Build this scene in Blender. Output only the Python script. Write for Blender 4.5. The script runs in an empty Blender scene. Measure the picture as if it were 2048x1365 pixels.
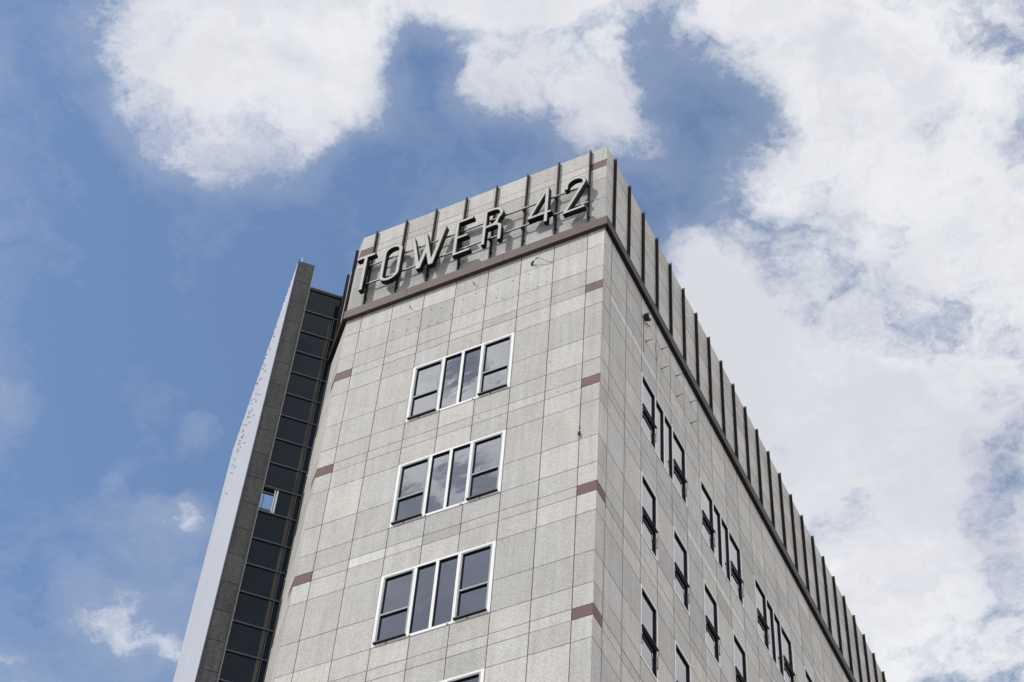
import bpy, bmesh, math, random
from mathutils import Vector, Matrix

random.seed(7)
R = math.radians
scene = bpy.context.scene
COL = scene.collection

# ------------------------------------------------------------------ camera
Z0 = 41.6218                       # height of the top storey line above the pavement
cam_d = bpy.data.cameras.new('camera')
cam = bpy.data.objects.new('camera', cam_d)
COL.objects.link(cam)
cam_d.sensor_fit = 'HORIZONTAL'
cam_d.sensor_width = 36.0
cam_d.lens = 3911.88 / 2048 * 36.0
cam_d.clip_start = 0.1
cam_d.clip_end = 6000
RM = Matrix(((0.89913509, 0.43419386, 0.0550617),
             (0.31522023, -0.72970859, 0.6067632),
             (0.30363185, -0.52820552, -0.79297328)))
cam.matrix_world = Matrix.Translation((12.3645, -25.8049, -40.0218 + Z0)) @ RM.transposed().to_4x4()
scene.camera = cam

# ------------------------------------------------------------------ exposure
scene.view_settings.view_transform = 'Standard'
scene.view_settings.look = 'None'
scene.view_settings.gamma = 1
scene.view_settings.exposure = 0.5

# ------------------------------------------------------------------ sun
SUN = Vector((-0.75, -1.0, 1.3)).normalized()
sun_d = bpy.data.lights.new('sun', 'SUN')
sun_d.energy = 2.3
sun_d.angle = R(0.5)
sun_d.color = (1.0, 0.955, 0.89)
sun = bpy.data.objects.new('sun', sun_d)
COL.objects.link(sun)
sun.location = (0, 0, 120)
sun.rotation_euler = SUN.to_track_quat('Z', 'Y').to_euler()

# ------------------------------------------------------------------ world: Nishita sky with broken cloud
world = bpy.data.worlds.new('World')
scene.world = world
world.use_nodes = True
WN = world.node_tree.nodes
WL = world.node_tree.links
WN.clear()


def wnode(t, **kw):
    n = WN.new(t)
    for k, v in kw.items():
        setattr(n, k, v)
    return n


def wmath(op, a, b=None, c=None, clamp=False):
    n = wnode('ShaderNodeMath', operation=op)
    n.use_clamp = clamp
    for i, v in enumerate((a, b, c)):
        if v is None:
            continue
        if isinstance(v, (int, float)):
            n.inputs[i].default_value = v
        else:
            WL.new(v, n.inputs[i])
    return n.outputs[0]


sky = wnode('ShaderNodeTexSky', sky_type='NISHITA')
sky.sun_disc = False
sky.sun_elevation = math.asin(SUN.z)
sky.sun_rotation = math.atan2(SUN.x, SUN.y)
sky.air_density = 1.0
sky.dust_density = 0.25
sky.ozone_density = 1.4
tc = wnode('ShaderNodeTexCoord')
DIR = tc.outputs['Generated']
sep = wnode('ShaderNodeSeparateXYZ')
WL.new(DIR, sep.inputs[0])
den = wmath('MAXIMUM', wmath('ADD', sep.outputs['Z'], 0.12), 0.1)
cmb = wnode('ShaderNodeCombineXYZ')
WL.new(wmath('DIVIDE', sep.outputs['X'], den), cmb.inputs[0])
WL.new(wmath('DIVIDE', sep.outputs['Y'], den), cmb.inputs[1])
cmb.inputs[2].default_value = 3.7


def wnoise(vec, scale, detail, rough, lac=2.0, dist=0.0):
    n = wnode('ShaderNodeTexNoise')
    n.inputs['Scale'].default_value = scale
    n.inputs['Detail'].default_value = detail
    n.inputs['Roughness'].default_value = rough
    n.inputs['Lacunarity'].default_value = lac
    n.inputs['Distortion'].default_value = dist
    WL.new(vec, n.inputs['Vector'])
    return n


# gentle domain warp so the cloud edges curl
warp = wnoise(cmb.outputs[0], 6.0, 7.0, 0.6)
wsub = wnode('ShaderNodeVectorMath', operation='SUBTRACT')
WL.new(warp.outputs['Color'], wsub.inputs[0])
wsub.inputs[1].default_value = (0.5, 0.5, 0.5)
wsc = wnode('ShaderNodeVectorMath', operation='SCALE')
WL.new(wsub.outputs[0], wsc.inputs[0])
wsc.inputs['Scale'].default_value = 0.26
wadd = wnode('ShaderNodeVectorMath', operation='ADD')
WL.new(cmb.outputs[0], wadd.inputs[0])
WL.new(wsc.outputs[0], wadd.inputs[1])
PW = wadd.outputs[0]
# the same warp bends the directions used for the large cloud masses
dsc = wnode('ShaderNodeVectorMath', operation='SCALE')
WL.new(wsub.outputs[0], dsc.inputs[0])
dsc.inputs['Scale'].default_value = 0.10
dadd = wnode('ShaderNodeVectorMath', operation='ADD')
WL.new(DIR, dadd.inputs[0])
WL.new(dsc.outputs[0], dadd.inputs[1])
DW = dadd.outputs[0]

n_big = wnoise(PW, 2.2, 4.0, 0.5)
n_mid = wnoise(PW, 9.0, 12.0, 0.60)
n_fine = wnoise(PW, 26.0, 10.0, 0.62)

# large cloud masses and gaps: (direction, angular radius, weight)
MASSES = ((-0.3771,0.3527,0.8564,0.0690,1.00),(-0.4130,0.3664,0.8338,0.0383,1.20),(-0.3327,0.3797,0.8632,0.0358,0.75),(-0.3436,0.4277,0.8361,0.0281,-0.80),(-0.3555,0.3673,0.8595,0.0153,-0.60),(-0.4079,0.3223,0.8543,0.0409,0.45),(-0.3904,0.3870,0.8353,0.0332,1.00),(-0.3022,0.3613,0.8821,0.0307,0.50),(-0.2580,0.4032,0.8780,0.0486,1.00),(-0.2459,0.4381,0.8646,0.0383,0.60),(-0.2145,0.4359,0.8741,0.0460,0.85),(-0.1734,0.4231,0.8893,0.0281,0.70),(-0.1570,0.5123,0.8443,0.0230,0.80),(-0.2127,0.4004,0.8913,0.0665,0.60),(-0.1311,0.4317,0.8924,0.0844,1.00),(-0.0971,0.4782,0.8729,0.0767,1.00),(-0.0462,0.5129,0.8572,0.0895,1.00),(-0.1315,0.5223,0.8426,0.0639,1.10),(-0.0928,0.5631,0.8211,0.0895,0.60),(-0.1015,0.6730,0.7327,0.0767,0.50),(-0.1392,0.4894,0.8609,0.0307,0.50),(-0.1563,0.5554,0.8168,0.0588,1.00),(-0.1899,0.5510,0.8126,0.0486,0.90),(-0.1359,0.6018,0.7870,0.0844,1.00),(-0.0740,0.5803,0.8110,0.0639,0.50),(-0.1631,0.6335,0.7564,0.0767,1.00),(-0.1425,0.6941,0.7056,0.0844,0.90),(-0.0786,0.6507,0.7552,0.0639,0.45),(-0.0734,0.5479,0.8333,0.0562,0.70),(-0.1274,0.7285,0.6731,0.0767,0.60),(-0.1711,0.4622,0.8701,0.0332,-1.00),(-0.1703,0.4860,0.8572,0.0281,-1.00),(-0.2140,0.5046,0.8364,0.0409,-0.60),(-0.2347,0.5140,0.8251,0.0383,-0.70),(-0.2322,0.4636,0.8551,0.0281,0.35),(-0.2252,0.4857,0.8446,0.0307,0.60),(-0.1931,0.5135,0.8361,0.0230,0.50),(-0.2035,0.4929,0.8460,0.0128,0.30),(-0.3004,0.3992,0.8663,0.0281,-0.50),(-0.2998,0.4286,0.8523,0.0511,-0.90),(-0.2871,0.3912,0.8744,0.0243,-1.10),(-0.1053,0.6525,0.7504,0.0281,-0.80),(-0.1092,0.5770,0.8094,0.0153,-0.50),(-0.1106,0.6816,0.7233,0.0332,-0.90),(-0.0760,0.5226,0.8492,0.0230,-0.80),(-0.1933,0.4949,0.8471,0.0230,-0.40),(-0.1209,0.5353,0.8359,0.0204,-0.50),(-0.0369,0.5404,0.8406,0.0179,-0.80),(-0.1689,0.5593,0.8115,0.0153,-0.50),(-0.1780,0.4402,0.8801,0.0179,-0.30),(-0.4701,0.3433,0.8131,0.0716,-0.90),(-0.4393,0.2957,0.8483,0.0307,-0.30),(-0.4753,0.4407,0.7615,0.0869,-1.10),(-0.3879,0.4535,0.8024,0.0767,-1.10),(-0.4915,0.4486,0.7464,0.0767,-0.90),(-0.4370,0.5053,0.7441,0.0767,-0.70),(-0.3803,0.4364,0.8154,0.0383,-0.70),(-0.5413,0.5122,0.6668,0.0767,-0.50),(-0.2656,0.4575,0.8486,0.0383,-0.50),(-0.4535,0.4942,0.7416,0.0115,1.20),(-0.4861,0.4914,0.7227,0.0128,1.10),(-0.5000,0.4943,0.7112,0.0153,0.90),(-0.4875,0.5142,0.7056,0.0192,1.10),(-0.4721,0.5272,0.7065,0.0141,1.10),(-0.5333,0.4291,0.7290,0.0204,1.10),(-0.5221,0.4140,0.7457,0.0153,0.50),(-0.5515,0.5008,0.6671,0.0332,-0.90),(-0.5053,0.5409,0.6724,0.0230,0.50),(-0.4383,0.2937,0.8495,0.0153,0.50),(-0.3377,-0.5276,0.7795,0.0613,1.20),(-0.3293,-0.5240,0.7855,0.0115,-2.20),(-0.3176,-0.5388,0.7803,0.0102,-1.80),(-0.3487,-0.5209,0.7792,0.0128,0.80),(-0.3624,-0.5663,0.7403,0.0153,-2.00),(-0.3353,-0.5607,0.7571,0.0128,-1.50),(-0.3481,-0.5715,0.7431,0.0153,1.20),(-0.3814,-0.6057,0.6983,0.0588,-1.35),(-0.3498,-0.6117,0.7095,0.0153,0.50),(-0.3928,-0.5937,0.7023,0.0141,1.60),(-0.3589,-0.6171,0.7002,0.0153,1.60),)
acc = None
clamped = False
for (x, y, z, rad, amp) in sorted(MASSES, key=lambda b: b[4] < 0):
    if amp < 0 and not clamped:          # gaps bite into the summed masses
        clamped = True
        acc = wmath('MINIMUM', acc, 1.0)
    d = wnode('ShaderNodeVectorMath', operation='DISTANCE')
    WL.new(DW, d.inputs[0])
    d.inputs[1].default_value = (x, y, z)
    m = wnode('ShaderNodeMapRange', interpolation_type='SMOOTHSTEP')
    WL.new(d.outputs['Value'], m.inputs['Value'])
    m.inputs['From Min'].default_value = 0.0
    m.inputs['From Max'].default_value = 1.5 * rad
    m.inputs['To Min'].default_value = amp
    m.inputs['To Max'].default_value = 0.0
    acc = m.outputs[0] if acc is None else wmath('ADD', acc, m.outputs[0])
acc = wmath('MAXIMUM', wmath('MINIMUM', acc, 1.5), -1.5)
# heavier cloud to the east (+x) and overhead, broken cloud behind the viewer
east = wnode('ShaderNodeMapRange', interpolation_type='SMOOTHSTEP')
WL.new(sep.outputs['X'], east.inputs['Value'])
east.inputs['From Min'].default_value = 0.0
east.inputs['From Max'].default_value = 0.25
acc = wmath('ADD', acc, wmath('MULTIPLY', east.outputs[0], 1.2))
south = wnode('ShaderNodeMapRange', interpolation_type='SMOOTHSTEP')
WL.new(sep.outputs['Y'], south.inputs['Value'])
south.inputs['From Min'].default_value = 0.1
south.inputs['From Max'].default_value = -0.25
acc = wmath('ADD', acc, wmath('MULTIPLY', south.outputs[0], 0.05))
# density = masses + noise
f = wmath('MULTIPLY_ADD', wmath('SUBTRACT', n_big.outputs['Fac'], 0.5), 1.8, acc)
f = wmath('MULTIPLY_ADD', wmath('SUBTRACT', n_mid.outputs['Fac'], 0.5), 4.8, f)
f = wmath('MULTIPLY_ADD', wmath('SUBTRACT', n_fine.outputs['Fac'], 0.5), 1.1, f)
cov = wnode('ShaderNodeMapRange', interpolation_type='SMOOTHERSTEP')
WL.new(f, cov.inputs['Value'])
cov.inputs['From Min'].default_value = -0.50
cov.inputs['From Max'].default_value = 1.25
thin = wnode('ShaderNodeMapRange', interpolation_type='LINEAR')      # thin veil over the blue
WL.new(f, thin.inputs['Value'])
thin.inputs['From Min'].default_value = -1.1
thin.inputs['From Max'].default_value = 0.5
thin.inputs['To Max'].default_value = 0.24
COV = wmath('MAXIMUM', cov.outputs[0], thin.outputs[0])
COV = wmath('MULTIPLY', COV, 0.97)
# cloud colour: lit tops against grey undersides
n_shade = wnoise(PW, 3.6, 7.0, 0.55)
shade = wnode('ShaderNodeMapRange', interpolation_type='SMOOTHSTEP')
WL.new(wmath('MULTIPLY_ADD', wmath('SUBTRACT', n_mid.outputs['Fac'], 0.5), 1.4, n_shade.outputs['Fac']), shade.inputs['Value'])
shade.inputs['From Min'].default_value = 0.30
shade.inputs['From Max'].default_value = 0.72
ramp = wnode('ShaderNodeMix', data_type='RGBA')
WL.new(shade.outputs[0], ramp.inputs['Factor'])
ramp.inputs[6].default_value = (0.655, 0.658, 0.665, 1)
ramp.inputs[7].default_value = (0.50, 0.508, 0.55, 1)
bg_sky = wnode('ShaderNodeBackground')
WL.new(sky.outputs[0], bg_sky.inputs[0])
bg_sky.inputs[1].default_value = 0.125
bg_cl = wnode('ShaderNodeBackground')
WL.new(ramp.outputs[2], bg_cl.inputs[0])
# cloud close to the sun is brighter
sd = wnode('ShaderNodeVectorMath', operation='DISTANCE')
WL.new(DIR, sd.inputs[0])
sd.inputs[1].default_value = tuple(SUN)
glow = wnode('ShaderNodeMapRange', interpolation_type='SMOOTHSTEP')
WL.new(sd.outputs['Value'], glow.inputs['Value'])
glow.inputs['From Min'].default_value = 0.05
glow.inputs['From Max'].default_value = 0.55
glow.inputs['To Min'].default_value = 2.6
glow.inputs['To Max'].default_value = 0.0
WL.new(wmath('ADD', wmath('MULTIPLY_ADD', east.outputs[0], 0.75, 1.0), glow.outputs[0]), bg_cl.inputs[1])  # unseen cloud to the east boosted to light the shaded long side
wmix = wnode('ShaderNodeMixShader')
WL.new(COV, wmix.inputs[0])
WL.new(bg_sky.outputs[0], wmix.inputs[1])
WL.new(bg_cl.outputs[0], wmix.inputs[2])
wout = wnode('ShaderNodeOutputWorld')
WL.new(wmix.outputs[0], wout.inputs[0])

# ------------------------------------------------------------------ materials


def new_mat(name):
    m = bpy.data.materials.new(name)
    m.use_nodes = True
    return m, m.node_tree.nodes, m.node_tree.links, m.node_tree.nodes['Principled BSDF']


def stone(name, base, speck=0.16, rough=0.75, stain=0.12, spec=0.3, grain=38.0):
    m, N, L, P = new_mat(name)
    co = N.new('ShaderNodeTexCoord')
    at = N.new('ShaderNodeAttribute')
    at.attribute_name = 'tone'
    at.attribute_type = 'GEOMETRY'

    def noise(scale, det, rg, vec=None):
        n = N.new('ShaderNodeTexNoise')
        n.inputs['Scale'].default_value = scale
        n.inputs['Detail'].default_value = det
        n.inputs['Roughness'].default_value = rg
        L.new(vec or co.outputs['Object'], n.inputs['Vector'])
        return n

    def math_(op, a, b, c=None):
        n = N.new('ShaderNodeMath')
        n.operation = op
        for i, v in enumerate((a, b, c)):
            if v is None:
                continue
            if isinstance(v, (int, float)):
                n.inputs[i].default_value = v
            else:
                L.new(v, n.inputs[i])
        return n.outputs[0]

    # mineral grain
    g1 = noise(grain, 3.0, 0.75)
    vo = N.new('ShaderNodeTexVoronoi')
    vo.inputs['Scale'].default_value = grain * 1.2
    L.new(co.outputs['Object'], vo.inputs['Vector'])
    vs = N.new('ShaderNodeSeparateColor')
    L.new(vo.outputs['Color'], vs.inputs[0])
    grainv = math_('ADD', math_('MULTIPLY', math_('SUBTRACT', g1.outputs['Fac'], 0.5), speck * 3.2),
                   math_('MULTIPLY', math_('SUBTRACT', vs.outputs[0], 0.5), speck))
    # weathering: broad mottling and vertical run-off streaks
    b1 = noise(1.1, 5.0, 0.6)
    mp = N.new('ShaderNodeMapping')
    mp.inputs['Scale'].default_value = (5.5, 5.5, 0.35)
    L.new(co.outputs['Object'], mp.inputs['Vector'])
    st = noise(1.0, 6.0, 0.6, mp.outputs[0])
    wv = math_('ADD', math_('MULTIPLY', math_('SUBTRACT', b1.outputs['Fac'], 0.5), stain * 1.3),
               math_('MULTIPLY', math_('SUBTRACT', st.outputs['Fac'], 0.5), stain * 2.6))
    tot = math_('ADD', math_('ADD', grainv, wv), 1.0)
    sc = N.new('ShaderNodeVectorMath')
    sc.operation = 'MULTIPLY'
    L.new(at.outputs['Color'], sc.inputs[0])
    sc.inputs[1].default_value = base
    sc2 = N.new('ShaderNodeVectorMath')
    sc2.operation = 'SCALE'
    L.new(sc.outputs[0], sc2.inputs[0])
    L.new(tot, sc2.inputs['Scale'])
    L.new(sc2.outputs[0], P.inputs['Base Color'])
    P.inputs['Roughness'].default_value = rough
    P.inputs['Specular IOR Level'].default_value = spec
    bu = N.new('ShaderNodeBump')
    bu.inputs['Strength'].default_value = 0.25
    bu.inputs['Distance'].default_value = 0.004
    L.new(g1.outputs['Fac'], bu.inputs['Height'])
    L.new(bu.outputs[0], P.inputs['Normal'])
    return m


def plain(name, base, rough=0.5, metal=0.0, spec=0.5, var=0.08, scale=3.0, stretch=(1, 1, 1), bump=0.0):
    m, N, L, P = new_mat(name)
    co = N.new('ShaderNodeTexCoord')
    mp = N.new('ShaderNodeMapping')
    mp.inputs['Scale'].default_value = stretch
    L.new(co.outputs['Object'], mp.inputs['Vector'])
    n = N.new('ShaderNodeTexNoise')
    n.inputs['Scale'].default_value = scale
    n.inputs['Detail'].default_value = 6
    n.inputs['Roughness'].default_value = 0.6
    L.new(mp.outputs[0], n.inputs['Vector'])
    mr = N.new('ShaderNodeMapRange')
    L.new(n.outputs['Fac'], mr.inputs['Value'])
    mr.inputs['From Min'].default_value = 0.25
    mr.inputs['From Max'].default_value = 0.75
    mr.inputs['To Min'].default_value = 1 - var
    mr.inputs['To Max'].default_value = 1 + var
    s = N.new('ShaderNodeVectorMath')
    s.operation = 'SCALE'
    s.inputs[0].default_value = base
    L.new(mr.outputs[0], s.inputs['Scale'])
    L.new(s.outputs[0], P.inputs['Base Color'])
    P.inputs['Roughness'].default_value = rough
    P.inputs['Metallic'].default_value = metal
    P.inputs['Specular IOR Level'].default_value = spec
    if bump:
        b = N.new('ShaderNodeBump')
        b.inputs['Strength'].default_value = bump
        b.inputs['Distance'].default_value = 0.01
        L.new(n.outputs['Fac'], b.inputs['Height'])
        L.new(b.outputs[0], P.inputs['Normal'])
    return m


def glass(name, base, ior=1.6, rough=0.02, wav=0.02, coat=0.4):
    m, N, L, P = new_mat(name)
    P.inputs['Base Color'].default_value = (*base, 1)
    P.inputs['Roughness'].default_value = rough
    P.inputs['IOR'].default_value = ior
    P.inputs['Specular IOR Level'].default_value = 0.5
    P.inputs['Coat Weight'].default_value = coat
    P.inputs['Coat Roughness'].default_value = 0.0
    P.inputs['Coat IOR'].default_value = 1.5
    co = N.new('ShaderNodeTexCoord')
    n = N.new('ShaderNodeTexNoise')
    n.inputs['Scale'].default_value = 1.3
    n.inputs['Detail'].default_value = 2
    L.new(co.outputs['Object'], n.inputs['Vector'])
    b = N.new('ShaderNodeBump')
    b.inputs['Strength'].default_value = wav
    b.inputs['Distance'].default_value = 0.1
    L.new(n.outputs['Fac'], b.inputs['Height'])
    L.new(b.outputs[0], P.inputs['Normal'])
    L.new(b.outputs[0], P.inputs['Coat Normal'])
    return m


M = {}
M['stone'] = stone('pale_granite', (0.425, 0.404, 0.372), speck=0.27, grain=30.0, stain=0.20)
M['red'] = stone('red_granite', (0.135, 0.078, 0.074), speck=0.12, stain=0.15)
M['dark_stone'] = stone('charcoal_granite', (0.050, 0.049, 0.046), speck=0.8, stain=0.6, rough=0.6, grain=30)
M['mortar'] = plain('joint_sealant', (0.035, 0.031, 0.028), rough=0.9, spec=0.1)
M['rib_face'] = plain('sunlit_brown_rib_edge', (0.042, 0.031, 0.028), rough=0.7, spec=0.15, var=0.2)  # rib fronts browner than the bronze sides: sunlight put into the colour
M['bronze'] = plain('bronze_anodised_metal', (0.011, 0.009, 0.008), rough=0.6, spec=0.18, metal=0.0, var=0.25, stretch=(2, 2, .4))
M['cornice'] = plain('weathered_brown_metal', (0.080, 0.051, 0.045), rough=0.65, spec=0.25, var=0.22, scale=2.0, stretch=(1, 1, .3))
M['cornice_shaded'] = plain('shaded_brown_metal', (0.020, 0.015, 0.013), rough=0.6, spec=0.2, var=0.2)  # darker copy of the cornice metal, shade of the side lengths in its colour
M['letter_face'] = plain('brushed_steel_face', (0.42, 0.40, 0.375), rough=0.7, metal=0.0, spec=0.2, var=0.15)
M['letter_side'] = plain('dark_letter_return', (0.013, 0.011, 0.010), rough=0.6, spec=0.15)
M['rail'] = plain('stainless_rail', (0.42, 0.41, 0.40), rough=0.5, metal=0.2)
M['white'] = plain('white_powder_coat', (0.72, 0.71, 0.685), rough=0.75, var=0.10, stretch=(3, 3, .6), spec=0.15)
M['grey'] = plain('grey_sash_metal', (0.30, 0.31, 0.33), rough=0.75, metal=0.0, spec=0.2)
M['black'] = plain('black_gasket', (0.010, 0.010, 0.011), rough=0.6, spec=0.25)
M['glass'] = glass('tinted_window_glass', (0.010, 0.013, 0.020), ior=1.9, wav=0.03)
M['glass_side'] = glass('grey_window_glass', (0.012, 0.015, 0.020), ior=1.62, wav=0.03, coat=0.0)
M['glass_dark'] = glass('smoked_curtain_glass', (0.008, 0.013, 0.022), ior=1.17, wav=0.03, coat=0.0)
M['steel'] = plain('pale_steel_cladding', (0.58, 0.59, 0.63), rough=0.6, spec=0.3, metal=0.0, var=0.10, scale=2.0, stretch=(9, 9, .12))
M['dark_metal'] = plain('charcoal_metal_trim', (0.035, 0.037, 0.038), rough=0.4, metal=0.3)
M['painted_reflection'] = plain('pale_reflection_paint', (0.075, 0.070, 0.060), rough=0.9, spec=0.1, var=0.5, scale=1.5, stretch=(1, 1, .8))
M['cable'] = plain('black_rubber_cable', (0.02, 0.02, 0.02), rough=0.7)
M['roof'] = plain('roof_felt', (0.10, 0.10, 0.10), rough=0.9)
M['pave'] = plain('concrete_paving', (0.36, 0.35, 0.33), rough=0.9, var=0.25, scale=0.6)
M['asphalt'] = plain('asphalt', (0.055, 0.055, 0.055), rough=0.9, var=0.25, scale=2.0, bump=0.4)
M['paint'] = plain('road_paint', (0.7, 0.7, 0.66), rough=0.7, var=0.15)

# ------------------------------------------------------------------ mesh helpers


class Frame:
    """local frame: s along the wall, e outwards from it, z up"""

    def __init__(self, o, d, n):
        self.o = Vector((o[0], o[1], 0)); self.d = Vector((d[0], d[1], 0)); self.n = Vector((n[0], n[1], 0))

    def p(self, s, e, z):
        v = self.o + self.d * s + self.n * e
        return (v.x, v.y, z + Z0)


class MB:
    def __init__(self):
        self.v = []; self.f = []; self.m = []; self.t = []; self.mats = []

    def mi(self, mat):
        if mat not in self.mats:
            self.mats.append(mat)
        return self.mats.index(mat)

    def hexa(self, pts, mat, tone=(1, 1, 1)):
        """pts: 4 bottom then 4 top, both the same way round"""
        k = len(self.v)
        self.v += [tuple(p) for p in pts]
        c = sum((Vector(p) for p in pts), Vector()) / 8
        for q in ((0, 1, 2, 3), (4, 5, 6, 7), (0, 1, 5, 4), (1, 2, 6, 5), (2, 3, 7, 6), (3, 0, 4, 7)):
            a, b, d = (Vector(pts[q[0]]), Vector(pts[q[1]]), Vector(pts[q[2]]))
            e = Vector(pts[q[3]])
            nrm = (d - a).cross(e - b)
            cc = (a + b + d + e) / 4
            if nrm.dot(cc - c) < 0:
                q = q[::-1]
            self.f.append(tuple(k + i for i in q)); self.m.append(self.mi(mat)); self.t.append(tone)

    def box(self, F, s0, s1, e0, e1, z0, z1, mat, m0=0.0, m1=0.0, tone=(1, 1, 1)):
        """m0/m1: mitre of the back edge at the s0 / s1 end"""
        P = []
        for z in (z0, z1):
            P += [F.p(s0 + m0, e0, z), F.p(s1 - m1, e0, z), F.p(s1, e1, z), F.p(s0, e1, z)]
        self.hexa(P, mat, tone)

    def slant(self, F, s0, s1, pts, mat):
        """prism along s of a quadrilateral profile pts = [(e,z)]*4"""
        P = [F.p(s0, e, z) for e, z in pts] + [F.p(s1, e, z) for e, z in pts]
        self.hexa(P, mat)

    def prism(self, poly, z0, z1, mat):
        k = len(self.v); n = len(poly)
        area = sum(poly[i][0] * poly[(i + 1) % n][1] - poly[(i + 1) % n][0] * poly[i][1] for i in range(n))
        if area < 0:
            poly = poly[::-1]
        for z in (z0, z1):
            self.v += [(x, y, z + Z0) for x, y in poly]
        mi = self.mi(mat)
        self.f.append(tuple(range(k + n - 1, k - 1, -1))); self.f.append(tuple(range(k + n, k + 2 * n)))
        for i in range(n):
            j = (i + 1) % n
            self.f.append((k + i, k + j, k + n + j, k + n + i))
        self.m += [mi] * (n + 2); self.t += [(1, 1, 1)] * (n + 2)

    def tube(self, pts, r, mat, seg=8, caps=True):
        pts = [Vector(p) for p in pts]
        k0 = len(self.v); n = len(pts)
        for i, p in enumerate(pts):
            t = (pts[min(i + 1, n - 1)] - pts[max(i - 1, 0)]).normalized()
            a = t.cross(Vector((0.13, 0.2, 1)).normalized())
            a.normalize(); b = t.cross(a)
            rr = r[i] if isinstance(r, (list, tuple)) else r
            for j in range(seg):
                an = 2 * math.pi * j / seg
                self.v.append(tuple(p + (a * math.cos(an) + b * math.sin(an)) * rr))
        mi = self.mi(mat)
        for i in range(n - 1):
            for j in range(seg):
                a = k0 + i * seg + j; b = k0 + i * seg + (j + 1) % seg
                self.f.append((a, a + seg, b + seg, b)); self.m.append(mi); self.t.append((1, 1, 1))
        if caps:
            self.f.append(tuple(k0 + j for j in range(seg))); self.m.append(mi); self.t.append((1, 1, 1))
            self.f.append(tuple(k0 + (n - 1) * seg + j for j in range(seg))[::-1]); self.m.append(mi); self.t.append((1, 1, 1))

    def build(self, name, parent=None, origin=None, bevel=0.0, smooth=False):
        me = bpy.data.meshes.new(name)
        o = Vector(origin) if origin is not None else (parent.matrix_basis.translation if parent else Vector())
        base = world_loc(parent) if parent else Vector()
        off = Vector(origin) if origin is not None else base
        me.from_pydata([tuple(Vector(v) - off) for v in self.v], [], self.f)
        for m in self.mats:
            me.materials.append(m)
        for p, mi in zip(me.polygons, self.m):
            p.material_index = mi
            p.use_smooth = smooth
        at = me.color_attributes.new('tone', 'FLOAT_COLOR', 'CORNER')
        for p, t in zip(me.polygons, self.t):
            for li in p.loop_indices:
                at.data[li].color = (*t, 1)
        ob = bpy.data.objects.new(name, me)
        COL.objects.link(ob)
        if parent:
            ob.parent = parent
        ob.location = off - base
        if bevel:
            b = ob.modifiers.new('bevel', 'BEVEL')
            b.width = bevel; b.segments = 2; b.limit_method = 'ANGLE'
        return ob


def world_loc(o):
    v = Vector()
    while o is not None:
        v += o.location
        o = o.parent
    return v


def thing(name, loc, label, cat, group=None):
    o = bpy.data.objects.new(name, None)
    COL.objects.link(o)
    o.location = loc
    o.empty_display_size = 0.5
    tag(o, label, cat, group)
    return o


def tag(o, label=None, cat=None, group=None, kind=None):
    if label: o['label'] = label
    if cat: o['category'] = cat
    if group: o['group'] = group
    if kind: o['kind'] = kind
    return o


# ------------------------------------------------------------------ dimensions (z = 0 at the top storey line)
H = 3.8
W, W0 = 0.9611, 0.4818            # front column and half column
WR, WR0 = 0.9668, 0.4679          # side column
LV = {'C': 0.0, 'D': 0.325, 'E': 0.952, 'F': 2.216, 'G': 3.166}
TOP = 6.33
GROUND = -Z0
XL = -(7 * W + 2 * W0)            # left end of the sign front
NR = 26                           # columns along the long side
S2 = math.sqrt(0.5)
FR = Frame((0, 0), (-1, 0), (0, -1))            # sign front, s runs to the left
SD = Frame((0, 0), (0, 1), (1, 0))              # long side, s runs away
CH = Frame((XL, 0), (-S2, S2), (-S2, -S2))      # splayed left side
LEN_R = WR0 + NR * WR
LEN_C = 6.0

front_s = [0.0] + [W0 + i * W for i in range(8)] + [-XL]
side_s = [0.0] + [WR0 + i * WR for i in range(NR + 1)]
cham_s = [0.0, W0, W0 + W, W0 + 2 * W, W0 + 3 * W, W0 + 4 * W, LEN_C]

levels = [TOP, 5.67, 5.35, 4.75, 3.80, 2.62]            # parapet
names = ['top', 'redt', 'redb', 'p1', 'p2', 'p3']
low = [2.34, 1.584, 0.634, 0.0]
zs = [(5.67, TOP, ''), (5.35, 5.67, 'R'), (4.75, 5.35, ''), (3.80, 4.75, ''), (2.62, 3.80, ''),
      (1.584, 2.62, ''), (0.634, 1.584, ''), (0.0, 0.634, '')]
NF = 10
for n in range(0, NF):
    b = -n * H
    zs += [(b - LV['D'], b, 'R'), (b - LV['E'], b - LV['D'], ''), (b - LV['F'], b - LV['E'], 'w%d' % n),
           (b - LV['G'], b - LV['F'], 'w%d' % n), (b - H, b - LV['G'], '')]
zs.append((GROUND + 1.8, -NF * H, ''))
zs.append((GROUND, GROUND + 1.8, ''))


def is_win(face, i, lv):
    """is the panel between joint i and i+1 replaced by a window in storey lv"""
    if not lv.startswith('w'):
        return False
    n = int(lv[1:])
    if n > 4:
        return False
    if face == 'f':
        return 3 <= i <= 5
    if face == 's':
        if n == 0:
            return i >= 3 and (i - 3) % 4 < 3
        return i >= 3 and (i - 3) % 2 == 0
    if face == 'c':
        return i == 2
    return False


def tone(rng, lo=0.85, hi=1.08):
    t = rng.uniform(lo, hi)
    if rng.random() < 0.12:
        t *= 0.94
    w = rng.uniform(-0.016, 0.016)
    return (t * (1 + w), t, t * (1 - w * 1.4))


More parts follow.
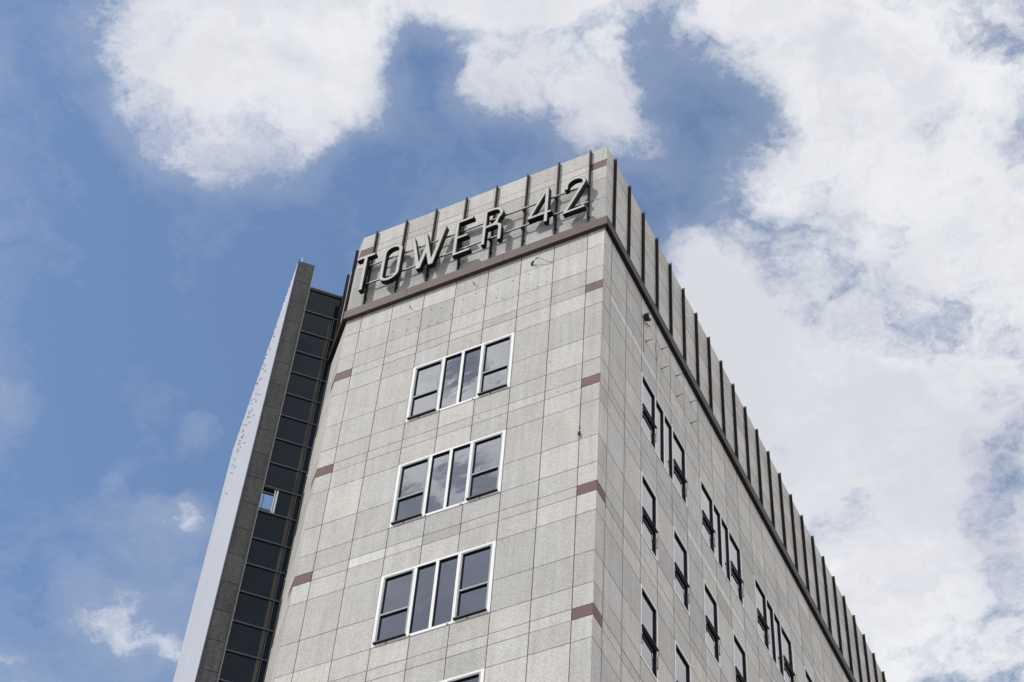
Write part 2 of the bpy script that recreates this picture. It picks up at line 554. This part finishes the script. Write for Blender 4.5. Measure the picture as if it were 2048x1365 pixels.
def clad(face, F, ss, mb, rng, mstart, mend, gv, gh):
    TH = 0.10
    for (z0, z1, lv) in zs:
        for i in range(len(ss) - 1):
            if is_win(face, i, lv):
                continue
            first, last = i == 0, i == len(ss) - 2
            mat, tn = M['stone'], tone(rng)
            if lv == 'R' and (first and face != 'c' or (last and face == 'f') or (face == 'c' and first)):
                mat = M['red']
                if face == 's' and z1 > -4:
                    mat = M['stone']; tn = (1.0, .93, .92)
            elif lv == 'R':
                k = rng.uniform(0.98, 1.12) if face == 's' else rng.uniform(0.94, 1.06)
                tn = tuple(c * k for c in tn)
                if face == 'f' and i == 6 and abs(z1 + 2 * H) < .01:
                    tn = (1.27, 1.28, 1.30)
                if face == 's' and i in (6, 7, 8, 9) and abs(z1 + H) < .01:
                    tn = (1.22, 1.22, 1.22)
                if face == 's' and i in (1, 2) and abs(z1) < .01:
                    tn = (1.2, 1.2, 1.21)
            if last and face == 'f' and lv == 'w2':
                tn = tuple(c * 0.88 for c in tn)
            if face == 'f' and i == 6 and lv == 'w1' and z1 > -5.5:
                tn = tuple(c * 1.07 for c in tn)
            if z1 > 2.62 - 1e-3 and lv == '' and face != 'f':
                tn = tuple(c * 1.02 for c in tn)
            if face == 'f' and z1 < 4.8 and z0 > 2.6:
                tn = (tn[0] * .84, tn[1] * .85, tn[2] * .86)  # slabs behind the sign darkened: shade put into their tone
            a, b = ss[i], ss[i + 1]
            ga = 0.002 if first else gv / 2
            gb = 0.002 if last else gv / 2
            # tiny irregular set of each slab
            out = rng.uniform(-0.0015, 0.0015)
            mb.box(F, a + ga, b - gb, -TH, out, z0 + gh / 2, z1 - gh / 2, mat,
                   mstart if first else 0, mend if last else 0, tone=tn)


# ================================================================== the ground
g = MB()
g.box(Frame((0, 0), (1, 0), (0, 1)), -1500, 1500, -1500, 1500, GROUND - 0.4, GROUND - 0.13, M['asphalt'])
tag(g.build('road', origin=(0, 0, 0)), kind='structure')
g = MB()
g.box(Frame((0, 0), (1, 0), (0, 1)), -60, 40, -31, 60, GROUND - 0.126, GROUND, M['pave'])
tag(g.build('pavement', origin=(0, 0, 0)), kind='structure')
g = MB()
for i in range(-12, 12):
    g.box(Frame((0, 0), (1, 0), (0, 1)), i * 6, i * 6 + 3, -35.1, -35.0, GROUND - 0.1295, GROUND - 0.126, M['paint'])
tag(g.build('road_marking', origin=(0, 0, 0)), kind='structure')

# ================================================================== the stone office block
bld = thing('office_building', (-3.8, 8, 0), 'pale granite office block with TOWER 42 on its front and brown ribs round the parapet', 'building')

core = MB()
i_ = 0.104
plan = [(-i_, i_), (-i_, LEN_R), (XL - LEN_C * S2 + 0.15, LEN_R), (XL - LEN_C * S2 + 0.15, LEN_C * S2 - .01),
        (XL + i_ / S2 - i_, i_)]
core.prism(plan, GROUND, TOP - 0.12, M['mortar'])
core.build('wall_core', bld)
rb = MB()
plan2 = [(-0.3, 0.3), (-0.3, LEN_R - .2), (XL - LEN_C * S2 + 0.5, LEN_R - .2), (XL - LEN_C * S2 + 0.5, LEN_C * S2), (XL + 0.2, 0.3)]
rb.prism(plan2, TOP - 0.118, TOP - 0.06, M['roof'])
rb.build('roof', bld)

rng = random.Random(3)
mb = MB()
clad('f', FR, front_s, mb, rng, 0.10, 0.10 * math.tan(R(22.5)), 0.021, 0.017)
# small dark fixing holes left in the slabs under the cornice
holes = [(-6.14, 1.05), (-5.68, 0.87), (-5.37, 0.8), (-5.67, 1.33), (-5.38, 1.31), (-5.01, 1.39), (-4.71, 1.31), (-5.01, 0.69), (-4.76, 0.72),
         (-4.32, 1.42), (-4.05, 1.31), (-4.39, 0.84), (-4.03, 0.76), (-3.68, 0.69), (-3.68, 1.4), (-3.41, 1.38), (-3.42, 0.75), (-3.05, 0.86),
         (-2.86, 0.75), (-3.03, 1.28), (-2.61, 1.39), (-2.4, 0.79), (-2.14, 0.76), (-1.86, 0.7), (-2.14, 1.4), (-1.6, 1.33), (-1.6, 0.78),
         (-1.35, -2.7), (-3.2, -3.95), (-1.1, -3.98)]
for x, z in holes:
    mb.tube([(x, 0.002, z + Z0), (x, -0.006, z + Z0)], 0.016, M['mortar'], seg=8)
mb.build('front_wall', bld)
mb = MB()
clad('s', SD, side_s, mb, rng, 0.10, 0.0, 0.034, 0.026)
for k in range(60):
    y, z = rng.uniform(1, 20), rng.uniform(2.7, 4.6)
    mb.tube([(0.002 - .004, y, z + Z0), (0.006, y, z + Z0)], rng.uniform(.008, .016), M['mortar'], seg=6)
mb.build('side_wall', bld)
mb = MB()
clad('c', CH, cham_s, mb, rng, 0.10 * math.tan(R(22.5)), 0.0, 0.016, 0.011)
mb.build('splayed_wall', bld)

# parapet ribs
FB, FT = 2.70, 6.30


def fin(F, s):
    m = MB()
    hw = 0.017
    m.box(F, s - hw, s + hw, 0.004, 0.083, FB, FT, M['bronze'])
    m.box(F, s - hw, s + hw, 0.083, 0.089, FB, FT, M['rib_face'])
    m.box(F, s - .05, s + .05, 0.0035, 0.010, FB + .3, FB + .38, M['bronze'])
    m.build('rib', bld, origin=F.p(s, 0, FB))


for i in range(8):
    fin(FR, W0 + i * W)
for i in range(NR + 1):
    fin(SD, WR0 + i * WR)
for s in (0.47, 1.40, 2.36):
    fin(CH, s)

# cornice band under the ribs, in lengths
CB, CT, CE = 2.31, 2.66, 0.115
g = MB()
tn = math.tan(R(22.5))


def cornice(F, s0, s1, ext0, ext1, step, mat):
    m = MB()
    cuts = [s0]
    while cuts[-1] + step < s1 - .3:
        cuts.append(cuts[-1] + step)
    cuts.append(s1)
    for k in range(len(cuts) - 1):
        a, b = cuts[k], cuts[k + 1]
        m.box(F, a - (ext0 if k == 0 else -.003), b + (ext1 if k == len(cuts) - 2 else -.003), 0.004, CE, CB, CT, mat,
              m0=ext0 if k == 0 else 0, m1=ext1 if k == len(cuts) - 2 else 0)
    m.build('cornice', bld)


cornice(FR, 0, -XL, CE, CE * tn, 2.9, M['cornice'])
cornice(SD, 0, LEN_R, CE, 0, 2.9, M['cornice_shaded'])
cornice(CH, 0, LEN_C, CE * tn, 0, 2.9, M['cornice_shaded'])


# ---- windows
def light(mb_f, mb_g, F, a, b, z0, z1):
    """one glazed light: black rebate then the pane"""
    g_ = 0.013
    e0, e1 = -0.048, -0.004
    for (s0, s1, y0, y1) in ((a, a + g_, z0, z1), (b - g_, b, z0, z1), (a + g_, b - g_, z0, z0 + g_), (a + g_, b - g_, z1 - g_, z1)):
        mb_f.box(F, s0, s1, e0, e1, y0, y1, M['black'])
    mb_g.box(F, a + g_, b - g_, -0.056, -0.042, z0 + g_, z1 - g_, M['glass'] if F is FR else M['glass_side'])


def casement(parent, F, a, b, z0, z1, kind, stay=True):
    """kind 'front': shut, dark drip ledge at the foot; 'side': hopper pushed out over the lower pane"""
    fr, gl = MB(), MB()
    w = 0.040 if kind == 'front' else 0.02
    for (s0, s1, y0, y1) in ((a, a + w, z0, z1), (b - w, b, z0, z1), (a + w, b - w, z0, z0 + w), (a + w, b - w, z1 - w, z1)):
        fr.box(F, s0, s1, -0.07, 0.006, y0, y1, M['grey'])
    zt = z0 + (z1 - z0) * 0.415
    t = 0.05 if kind == 'front' else 0.022
    fr.box(F, a + w, b - w, -0.066, 0.003, zt, zt + t, M['grey'] if kind == 'front' else M['black'])
    light(fr, gl, F, a + w, b - w, zt + t, z1 - w)
    light(fr, gl, F, a + w, b - w, z0 + w, zt)
    sash = fr.build('sash', parent)
    if kind == 'front':
        led = MB()
        led.box(F, a - .005, b + .005, 0.008, 0.075, z0 - .012, z0 + .022, M['black'])
        led.build('drip_ledge', parent)
    else:
        led = MB()
        led.box(F, a - .02, b + .02, 0.0135, 0.052, zt - .004, zt + .022, M['black'])
        led.build('hopper_ledge', parent)
        for s in (a - .008, b + .008):
            st = MB()
            st.tube([F.p(s, 0.05, zt - .01), F.p(s, 0.03, zt - .20), F.p(s, 0.022, zt - .26), F.p(s, 0.02, zt - .5)], .006, M['black'], seg=6)
            st.tube([F.p(s, 0.028, zt - .20), F.p(s, 0.022, zt - .26)], .013, M['grey'], seg=6)
            st.tube([F.p(s, 0.022, zt - .49), F.p(s, 0.02, zt - .54)], .012, M['black'], seg=6)
            st.build('window_stay', parent)
    gl.build('pane', parent)


def four_light(F, s0, s1, z0, z1, kind):
    m = MB()
    j = 0.008
    a, b, c, d = s0 + j, s1 - j, z0 + j, z1 - j
    fw = 0.075 if kind == 'front' else 0.045
    E0, E1 = -0.09, 0.012
    m.box(F, a, a + fw, E0, E1, c, d, M['white'])
    m.box(F, b - fw, b, E0, E1, c, d, M['white'])
    m.box(F, a + fw, b - fw, E0, E1, c, c + fw, M['white'])
    m.box(F, a + fw, b - fw, E0, E1, d - fw * .8, d, M['white'])
    W3 = (s1 - s0) / 3
    mw = 0.037 if kind == 'front' else 0.025
    mull = [s0 + W3 * .93, s0 + 1.5 * W3, s0 + 2.07 * W3]
    for q in mull:
        m.box(F, q - mw, q + mw, E0, E1 - .002, c + fw, d - fw * .8, M['white'])
    if kind == 'front':
        for q in (a + .5, a + .02 + W3, b - W3, b - .4):
            m.box(F, q, q + .045, E1, E1 + .012, c + .012, c + .03, M['black'])
    win = m.build('window', bld, origin=F.p((s0 + s1) / 2, 0, z0))
    lo, hi = c + fw, d - fw * .8
    casement(win, F, a + fw, mull[0] - mw, lo, hi, kind)
    casement(win, F, mull[2] + mw, b - fw, lo, hi, kind)
    for q0, q1 in ((mull[0] + mw, mull[1] - mw), (mull[1] + mw, mull[2] - mw)):
        fr, gl = MB(), MB()
        light(fr, gl, F, q0, q1, lo, hi)
        fr.build('gasket', win)
        gl.build('pane', win)
    return win


def one_light(F, s0, s1, z0, z1):
    m = MB()
    j = 0.008
    a, b, c, d = s0 + j, s1 - j, z0 + j, z1 - j
    fw = 0.05
    E0, E1 = -0.09, 0.012
    m.box(F, a, a + fw, E0, E1, c, d, M['white'])
    m.box(F, b - fw, b, E0, E1, c, d, M['white'])
    m.box(F, a + fw, b - fw, E0, E1, c, c + fw, M['white'])
    m.box(F, a + fw, b - fw, E0, E1, d - fw, d, M['white'])
    win = m.build('window', bld, origin=F.p((s0 + s1) / 2, 0, z0))
    casement(win, F, a + fw, b - fw, c + fw, d - fw, 'side')
    return win


def copy_tree(o, parent, shift):
    """copy a part together with its own pieces; pieces share mesh data"""
    c = o.copy()
    COL.objects.link(c)
    c.parent = parent
    c.location = o.location + shift
    for ch in list(o.children):
        d = ch.copy()
        COL.objects.link(d)
        d.parent = c
        d.location = ch.location.copy()
    return c


NW = 4
wf = four_light(FR, front_s[3], front_s[6], -LV['G'], -LV['E'], 'front')
for n in range(1, NW):
    copy_tree(wf, bld, Vector((0, 0, -n * H)))
ws = four_light(SD, side_s[3], side_s[6], -LV['G'], -LV['E'], 'side')
for k in range(1, 6):
    copy_tree(ws, bld, Vector((0, 4 * k * WR, 0)))
w1 = one_light(SD, side_s[3], side_s[4], -LV['G'] - H, -LV['E'] - H)
for n in range(1, 5):
    for k in range(12):
        if n == 1 and k == 0:
            continue
        copy_tree(w1, bld, Vector((0, 2 * k * WR, -(n - 1) * H)))
wc = one_light(CH, cham_s[2], cham_s[3], -LV['G'], -LV['E'])
for n in range(1, 5):
    copy_tree(wc, bld, Vector((0, 0, -n * H)))
# the single spare window of storey four on the sign front
copy_tree(wf, bld, Vector((0, 0, -4 * H)))

# ================================================================== sign
sign = thing('rooftop_sign', FR.p(3.8, 0, 3.2), 'large raised steel lettering reading TOWER 42 on two rails across the parapet', 'sign')
EF = 0.30          # front of the letters
ED = 0.145         # their depth


def arc(cx, cz, rx, rz, a0, a1, n=14):
    return [(cx + rx * math.cos(R(a0 + (a1 - a0) * i / n)), cz + rz * math.sin(R(a0 + (a1 - a0) * i / n))) for i in range(n + 1)]


L_T = [[(-7.525, 4.68), (-7.525, 4.785), (-6.945, 4.785), (-6.945, 4.68), (-7.18, 4.68), (-7.18, 3.14), (-7.292, 3.14), (-7.292, 4.68)]]


def stadium(x0, x1, z0, z1):
    r = (x1 - x0) / 2; cx = (x0 + x1) / 2
    return arc(cx, z1 - r, r, r, 0, 180) + arc(cx, z0 + r, r, r, 180, 360)


L_O = [stadium(-6.675, -6.055, 3.13, 4.805), stadium(-6.565, -6.165, 3.24, 4.695)]
L_W = [[(-5.795, 4.76), (-5.69, 4.76), (-5.44, 3.44), (-5.302, 4.17), (-5.405, 4.76), (-5.303, 4.76), (-5.063, 3.42), (-4.80, 4.76), (-4.695, 4.76),
        (-4.99, 3.14), (-5.13, 3.14), (-5.252, 3.80), (-5.375, 3.14), (-5.505, 3.14)]]
L_E = [[(-4.40, 3.14), (-4.40, 4.775), (-3.865, 4.775), (-3.865, 4.675), (-4.298, 4.675), (-4.298, 4.0), (-3.99, 4.0), (-3.99, 3.90),
        (-4.298, 3.90), (-4.298, 3.24), (-3.865, 3.24), (-3.865, 3.14)]]
L_R = [[(-3.533, 3.14), (-3.533, 4.775), (-3.24, 4.775)] + arc(-3.24, 4.455, 0.305, 0.32, 84, -48)[0:] +
       [(-3.075, 4.03), (-3.075, 3.96)] + arc(-3.16, 3.76, 0.215, 0.21, 52, 0, 6) + [(-2.945, 3.14), (-3.05, 3.14), (-3.05, 3.74)] +
       arc(-3.17, 3.76, 0.12, 0.135, 10, 90, 6) + [(-3.43, 3.895), (-3.43, 3.14)],
       [(-3.43, 4.672), (-3.24, 4.672)] + arc(-3.24, 4.455, 0.20, 0.217, 80, -44) + [(-3.155, 4.11), (-3.22, 4.03), (-3.30, 4.0), (-3.43, 4.0)]]
L_4 = [[(-1.668, 4.79), (-1.565, 4.79), (-1.565, 3.64), (-1.465, 3.64), (-1.465, 3.54), (-1.565, 3.54), (-1.565, 3.15), (-1.668, 3.15),
        (-1.668, 3.54), (-2.168, 3.54), (-2.168, 3.615)],
       [(-1.668, 4.56), (-1.668, 3.64), (-2.045, 3.64)]]
L_2 = [[(-1.098, 4.33)] + arc(-0.778, 4.475, 0.32, 0.32, 180, -26) + [(-0.975, 3.275), (-0.47, 3.275), (-0.47, 3.175), (-1.108, 3.175), (-1.108, 3.25)] +
       arc(-0.778, 4.475, 0.215, 0.215, -26, 180) + [(-0.99, 4.33)]]


def curve_mesh(polys, half, offset=0.0):
    cu = bpy.data.curves.new('tmp', 'CURVE')
    cu.dimensions = '2D'
    cu.fill_mode = 'BOTH'
    cu.extrude = half
    cu.offset = offset
    for poly in polys:
        sp = cu.splines.new('POLY')
        sp.points.add(len(poly) - 1)
        for i, (x, z) in enumerate(poly):
            sp.points[i].co = (x, z, 0, 1)
        sp.use_cyclic_u = True
    ob = bpy.data.objects.new('tmp', cu)
    COL.objects.link(ob)
    dg = bpy.context.evaluated_depsgraph_get()
    me = bpy.data.meshes.new_from_object(ob.evaluated_get(dg))
    bpy.data.objects.remove(ob)
    bpy.data.curves.remove(cu)
    return me


def inset_poly(poly, d):
    """move a closed outline inwards (d > 0 shrinks a counter-clockwise outline)"""
    n = len(poly)
    area = sum(poly[i][0] * poly[(i + 1) % n][1] - poly[(i + 1) % n][0] * poly[i][1] for i in range(n))
    sg = 1 if area > 0 else -1
    out = []
    for i in range(n):
        p0, p1, p2 = Vector(poly[i - 1]), Vector(poly[i]), Vector(poly[(i + 1) % n])
        u, v = (p1 - p0).normalized(), (p2 - p1).normalized()
        nu, nv = Vector((-u.y, u.x)) * sg, Vector((-v.y, v.x)) * sg
        b = nu + nv
        if b.length < 1e-6:
            b = nu
        b.normalize()
        k = d / max(0.35, b.dot(nu))
        q = p1 + b * k
        out.append((q.x, q.y))
    return out


def letter(polys, cx):
    body = curve_mesh(polys, ED / 2)
    face = curve_mesh([inset_poly(p, 0.010 if i == 0 else -0.010) for i, p in enumerate(polys)], 0.002)
    bm = bmesh.new()
    for me, e, mi in ((body, EF - ED / 2, 0), (face, EF + 0.0025, 1)):
        b2 = bmesh.new()
        b2.from_mesh(me)
        for v in b2.verts:
            x, z, t = v.co
            v.co = (x - cx, -e - t, z - 3.14)
        for f in b2.faces:
            f.material_index = mi
        tmp = bpy.data.meshes.new('tmp')
        b2.to_mesh(tmp); b2.free()
        bm.from_mesh(tmp)
        bpy.data.meshes.remove(tmp)
    bmesh.ops.remove_doubles(bm, verts=bm.verts, dist=0.0002)
    bmesh.ops.recalc_face_normals(bm, faces=bm.faces)
    me = bpy.data.meshes.new('letter')
    bm.to_mesh(me); bm.free()
    me.materials.append(M['letter_side']); me.materials.append(M['letter_face'])
    ob = bpy.data.objects.new('letter', me)
    COL.objects.link(ob)
    ob.parent = sign
    ob.location = Vector((cx, 0, 3.14 + Z0)) - world_loc(sign)
    bpy.data.meshes.remove(body); bpy.data.meshes.remove(face)
    return ob


for ch_, polys, cx in (('T', L_T, -7.24), ('O', L_O, -6.36), ('W', L_W, -5.25), ('E', L_E, -4.13), ('R', L_R, -3.24), ('4', L_4, -1.8), ('2', L_2, -.79)):
    o = letter(polys, cx)
    o['label'] = ('figure %s' if ch_.isdigit() else 'capital letter %s') % ch_ + ' with pale steel face and dark sides'

for zr in (4.455, 3.578):
    m = MB()
    m.tube([(-7.30, -0.150, zr + Z0), (-0.44, -0.150, zr + Z0)], 0.018, M['rail'], seg=10)
    m.box(FR, 0.44, 7.30, 0.140, 0.160, zr - .045, zr - .015, M['letter_side'])
    m.build('rail', sign)
# stand-off brackets: rail to rib, and letter to rail
for i in range(8):
    for zr in (4.455, 3.578):
        s = W0 + i * W
        m = MB()
        m.box(FR, s - .035, s + .035, 0.1225, 0.138, zr - .09, zr + .07, M['letter_side'])
        m.box(FR, s + .022, s + .036, 0.02, 0.1225, zr - .06, zr + .05, M['letter_side'])
        m.build('bracket', sign)
for s in (7.235, 6.45, 6.20, 5.60, 5.22, 4.95, 4.35, 4.1, 3.48, 3.10, 1.95, 1.617, 1.0, .70, .60):
    for zr in (4.455, 3.578):
        m = MB()
        m.box(FR, s - .022, s + .022, 0.1605, EF - ED - .001, zr - .05, zr + .05, M['grey'])
        m.build('bracket', sign)

# ================================================================== dark wing to the left: pier, steel flank, glazed link
LJ = 1.55
J = Vector((XL - LJ * S2, LJ * S2, 0))
wing = thing('glazed_wing', (J.x - 1.2, J.y + 2, 0), 'dark glazed wing with charcoal granite pier and pale steel flank left of the office block', 'building')
GL = Frame((J.x, J.y), (-S2, -S2), (S2, -S2))        # glass plane: s runs to the left, e towards the viewer
T0, T1 = 1.075, 1.555
PT = 6.285
# structure behind the granite
PF = 0.12
m = MB()
m.box(GL, T0 + .02, T1 - .02, -7.85, PF - .04, GROUND, PT - .03, M['dark_metal'])
m.build('pier_core', wing)
# granite slabs
m = MB()
zj = [PT]
z = PT - .955
while z > GROUND + .3:
    zj.append(z)
    z -= 0.944
zj.append(GROUND)
for a, b in zip(zj[1:], zj[:-1]):
    t = rng.uniform(.82, 1.18)
    m.box(GL, T0 + .035, T1 - .035, PF - .035, PF + rng.uniform(-.002, .002), a + .008, b - .008, M['dark_stone'], tone=(t, t, t * .99))
m.build('granite_pier', wing)
for s0, s1 in ((T0 - .012, T0 + .026), (T1 - .026, T1 + .004)):
    m = MB()
    m.box(GL, s0, s1, PF - .06, PF + .012, GROUND, PT + .01, M['dark_metal'])
    m.build('pier_trim', wing)
m = MB()
m.box(GL, T0 - .022, T0 - .0125, PF - .07, PF + .016, GROUND, PT + .005, M['grey'])
m.build('pier_trim', wing)
# inner return of the pier towards the link
m = MB()
m.box(GL, T0 - .01, T0 + .019, -7.8, PF - .062, GROUND, PT - .01, M['dark_metal'])
m.build('pier_return', wing)
# steel flank on the far left
FLK = Frame(GL.p(T1 + .004, PF - .02, 0)[:2], (-S2, S2), (-S2, -S2))
m = MB()
for k in range(26):
    s0 = k * 0.303
    m.box(FLK, s0 + .003, s0 + .297, -.03, 0.0, GROUND, PT, M['steel'])
    m.box(FLK, s0 + .12, s0 + .135, 0.0015, 0.012, GROUND, PT - .01, M['steel'])
m.build('steel_flank', wing)
clips = [(1.91, 5.45), (2.27, 5.54), (1.92, 5.01), (2.11, 4.62), (2.93, 5.34), (3.3, 5.61), (3.41, 5.48), (2.65, 4.48), (2.89, 4.63), (1.8, 3.23), (2.6, 3.83),
         (3.34, 4.63), (3.94, 5.17), (3.91, 5.09), (3.24, 3.84), (1.95, 2.33), (4.49, 5.0), (3.27, 3.64), (2.46, 2.62), (4.13, 4.43), (3.28, 3.17), (4.01, 3.9),
         (4.13, 3.96), (3.68, 3.28), (4.38, 4.07), (2.05, 1.53), (3.01, 2.3), (4.94, 4.34), (3.93, 3.19), (4.78, 3.92), (4.89, 3.96), (4.21, 3.06), (4.8, 3.62),
         (4.41, 3.16), (5.24, 3.93), (3.04, 1.43), (4.97, 3.48), (5.36, 3.91), (4.07, 2.36), (5.08, 3.35), (4.86, 3.02), (5.32, 3.17), (5.57, 3.16), (4.2, 1.62),
         (5.22, 2.46), (5.13, 1.47)]
m = MB()
m.tube([FLK.p(0, 0, 0), FLK.p(0, .035, .0), FLK.p(0, .06, -.03)], .02, M['cable'], seg=6)
clip0 = None
for s, z in clips:
    if clip0 is None:
        m = MB()
        m.tube([FLK.p(s, -0.002, z), FLK.p(s, .04, z), FLK.p(s + .02, .045, z - .04)], .009, M['cable'], seg=6)
        clip0 = m.build('restraint_hook', wing, origin=FLK.p(s, 0, z))
    else:
        c = clip0.copy()
        COL.objects.link(c)
        c.parent = wing
        c.location = Vector(FLK.p(s, 0, z)) - world_loc(wing)
# glazed link, thin screen wall
TR = [5.236, 4.209, 3.246, 2.331, 1.40, .466, -.447, -1.40, -2.36, -3.27, -4.19, -5.18, -6.09, -7.04, -8.02, -8.96, -9.88]
while TR[-1] > GROUND + 2:
    TR.append(TR[-1] - .93)
OPEN = 9          # the storey where the far sky shows through an opened light
npane = 0
for k in range(len(TR) - 1):
    z1, z0 = TR[k], TR[k + 1]
    if npane >= 30:
        break
    npane += 1
    if k == OPEN:
        gp, bp = MB(), MB()
        gp.box(GL, 0.0, T0 - .43, -0.03, 0.0, z0 + .05, z1 - .005, M['glass_dark'])
        bp.box(GL, 0.0, T0 - .43, -0.16, -0.032, z0, z1, M['mortar'])
        gp.build('pane', wing); bp.build('backing_panel', wing)
        fr = MB()
        fr.box(GL, T0 - .43, T0 - .39, -0.10, 0.012, z0 + .05, z1 - .01, M['white'])
        fr.box(GL, T0 - .36, T0 - .335, -0.08, 0.004, z0 + .05, z1 - .01, M['white'])
        fr.box(GL, T0 - .335, T0 - .03, -0.05, 0.002, z1 - .20, z1 - .15, M['dark_metal'])
        fr.box(GL, T0 - .10, T0 - .085, -0.05, 0.002, z0 + .16, z1 - .20, M['dark_metal'])
        fr.box(GL, T0 - .335, T0 - .03, -0.06, 0.0, z0 + .05, z0 + .16, M['dark_metal'])
        ob = fr.build('opened_light', wing)
        ob['label'] = 'opened light with the sky showing through'
        continue
    gp = MB()
    gp.box(GL, 0.0, T0 - .025, -0.03, 0.0, z0 + .045, z1 - .004, M['glass_dark'])
    gp.build('pane', wing)
bp = MB()
for a, b in ((TR[0], TR[OPEN]), (TR[OPEN + 1], TR[npane])):
    bp.box(GL, 0.0, T0 - .025, -0.16, -0.034, b + .002, a - .002, M['mortar'])
bp.box(GL, 0.0, T0 - .025, -0.16, 0.0, GROUND, TR[npane] - .002, M['dark_stone'])
bp.build('backing_panel', wing)
for k in range(npane + 1):
    m = MB()
    m.box(GL, 0.0, T0 - .024, -0.03, 0.035, TR[k], TR[k] + .042, M['dark_metal'])
    m.build('transom', wing)
m = MB()
m.box(GL, 0.0, T0 - .024, -0.18, 0.05, TR[0] + .044, TR[0] + .10, M['dark_metal'])
m.build('coping', wing)
m = MB()
m.box(GL, .012, .05, 0.0015, .045, GROUND, TR[0] - .02, M['dark_metal'])
m.box(GL, .17, .19, 0.0015, .03, GROUND, TR[1] - .02, M['dark_metal'])
m.build('edge_mullion', wing)
m = MB()
m.box(GL, .215, .30, 0.0012, .006, GROUND, TR[1] - .05, M['painted_reflection'])  # pale strip painted as the reflection of stone in the glass
m.build('painted_reflection_strip', wing)
# lightning rod on the pier
m = MB()
m.tube([GL.p(1.46, .02, PT - .02), GL.p(1.46, .02, PT + .05), GL.p(1.46, .02, PT + .06), GL.p(1.46, .02, PT + .34)], [.02, .02, .009, .006], M['white'], seg=8)
m.build('lightning_rod', wing)

# ================================================================== small things fixed to the walls
# round floodlight on the long side
y, z = 2.56, 1.50
fl = thing('floodlight', SD.p(y, 0, z), 'small round black floodlight fixed to the long stone side just under the cornice', 'floodlight')
m = MB()
c = SD.p
m.tube([c(y, .03, z), c(y, .10, z), c(y, .16, z - .01), c(y, .17, z - .01)], [.10, .115, .115, .09], M['cable'], seg=16)
m.build('lamp_housing', fl)
m = MB()
m.tube([c(y, .171, z - .01), c(y, .182, z - .012)], [.075, .06], M['glass'], seg=16)
m.build('lens', fl)
m = MB()
m.box(SD, y - .05, y + .05, .003, .03, z - .06, z + .06, M['grey'])
m.tube([c(y + .1, .015, z - .10), c(y + .22, .06, z - .12), c(y + .27, .05, z - .05)], .012, M['cable'], seg=6)
m.build('bracket', fl)
m = MB()
m.tube([c(y - .03, .012, z - .12), c(y - .05, .010, z - .5), c(y - .02, .01, z - 1.0), c(y - .03, .01, z - 1.5)], .006, M['cable'], seg=6)
m.build('power_cable', fl)

pins = [(2.71, 0.67), (3.75, 1.58), (3.73, 0.71), (4.75, 1.58), (4.76, 0.72), (5.75, 1.58), (5.74, 0.69)]
where = ['hanging low below the round floodlight', 'upper row, nearest the wire loop', 'lower row just below the wire loop',
         'upper row, second from the loop', 'lower row, second from the loop', 'upper row, farthest from the loop',
         'lower row, farthest from the loop']
for (s, z), t in zip(pins, where):
    m = MB()
    m.tube([SD.p(s, -.002, z), SD.p(s, .10, z + .02), SD.p(s + .02, .2, z + .05)], [.014, .010, .006], M['cable'], seg=6)
    m.box(SD, s - .02, s + .02, .003, .012, z - .02, z + .02, M['cable'])
    o = m.build('wall_hook', origin=SD.p(s, 0, z))
    tag(o, 'wire hook on the long side wall, ' + t, 'hook', 'wire hooks in two rows under the cornice')

m = MB()
lp = [(3.30, 1.32), (3.40, 1.50), (3.50, 1.50), (3.52, 1.25), (3.47, 1.0), (3.40, .75), (3.36, .60), (3.30, .78), (3.27, 1.05), (3.30, 1.32)]
m.tube([SD.p(a, .02 + .01 * (i % 2), b) for i, (a, b) in enumerate(lp)], .004, M['cable'], seg=6)
tag(m.build('cable_loop', origin=SD.p(3.36, 0, 1.0)), 'hanging loop of thin grey wire on the long stone side', 'cable')

# stray cable and its clamp under the right half of the sign
cb = thing('loose_cable', FR.p(2.06, 0, 1.81), 'loose black cable and clamp sticking out under the cornice below the figure 4', 'cable')
m = MB()
m.tube([FR.p(2.08, 0, 1.78), FR.p(2.04, .06, 1.80), FR.p(1.98, .09, 1.80)], [.03, .03, .022], M['cable'], seg=8)
m.build('clamp', cb)
m = MB()
m.tube([FR.p(2.0, .08, 1.80), FR.p(1.92, .12, 1.83), FR.p(1.86, .14, 1.83), FR.p(1.78, .14, 1.76), FR.p(1.68, .10, 1.68), FR.p(1.58, .05, 1.60), FR.p(1.46, .015, 1.56), FR.p(1.44, .0, 1.56)], .007, M['cable'], seg=6)
m.tube([FR.p(1.90, .13, 1.83), FR.p(1.86, .15, 1.78), FR.p(1.84, .13, 1.75)], .012, M['cable'], seg=6)
m.build('wire', cb)
for (s, z), t in (((3.77, 1.86), 'below the letter R'), ((5.68, 1.84), 'below the letter W')):
    m = MB()
    m.tube([FR.p(s, -.002, z), FR.p(s - .01, .07, z), FR.p(s - .04, .11, z - .06)], [.014, .012, .010], M['cable'], seg=6)
    tag(m.build('wall_hook', origin=FR.p(s, 0, z)), 'tiny bent steel hook under the front cornice, ' + t, 'hook', 'bent hooks under the sign')
m = MB()
s, z = .478, -5.80
m.tube([FR.p(s, -.002, z), FR.p(s, .04, z - .02), FR.p(s + .0, .06, z - .10)], [.035, .03, .018], M['cable'], seg=8)
m.tube([FR.p(s, .01, z + .30), FR.p(s + .004, .03, z + .15), FR.p(s, .04, z)], .006, M['cable'], seg=6)
m.box(FR, s - .02, s + .03, .003, .02, z + .08, z + .12, M['white'])
tag(m.build('cable_end', origin=FR.p(s, 0, z)), 'frayed black cable end poking from the vertical joint nearest the corner of the sign front', 'cable')
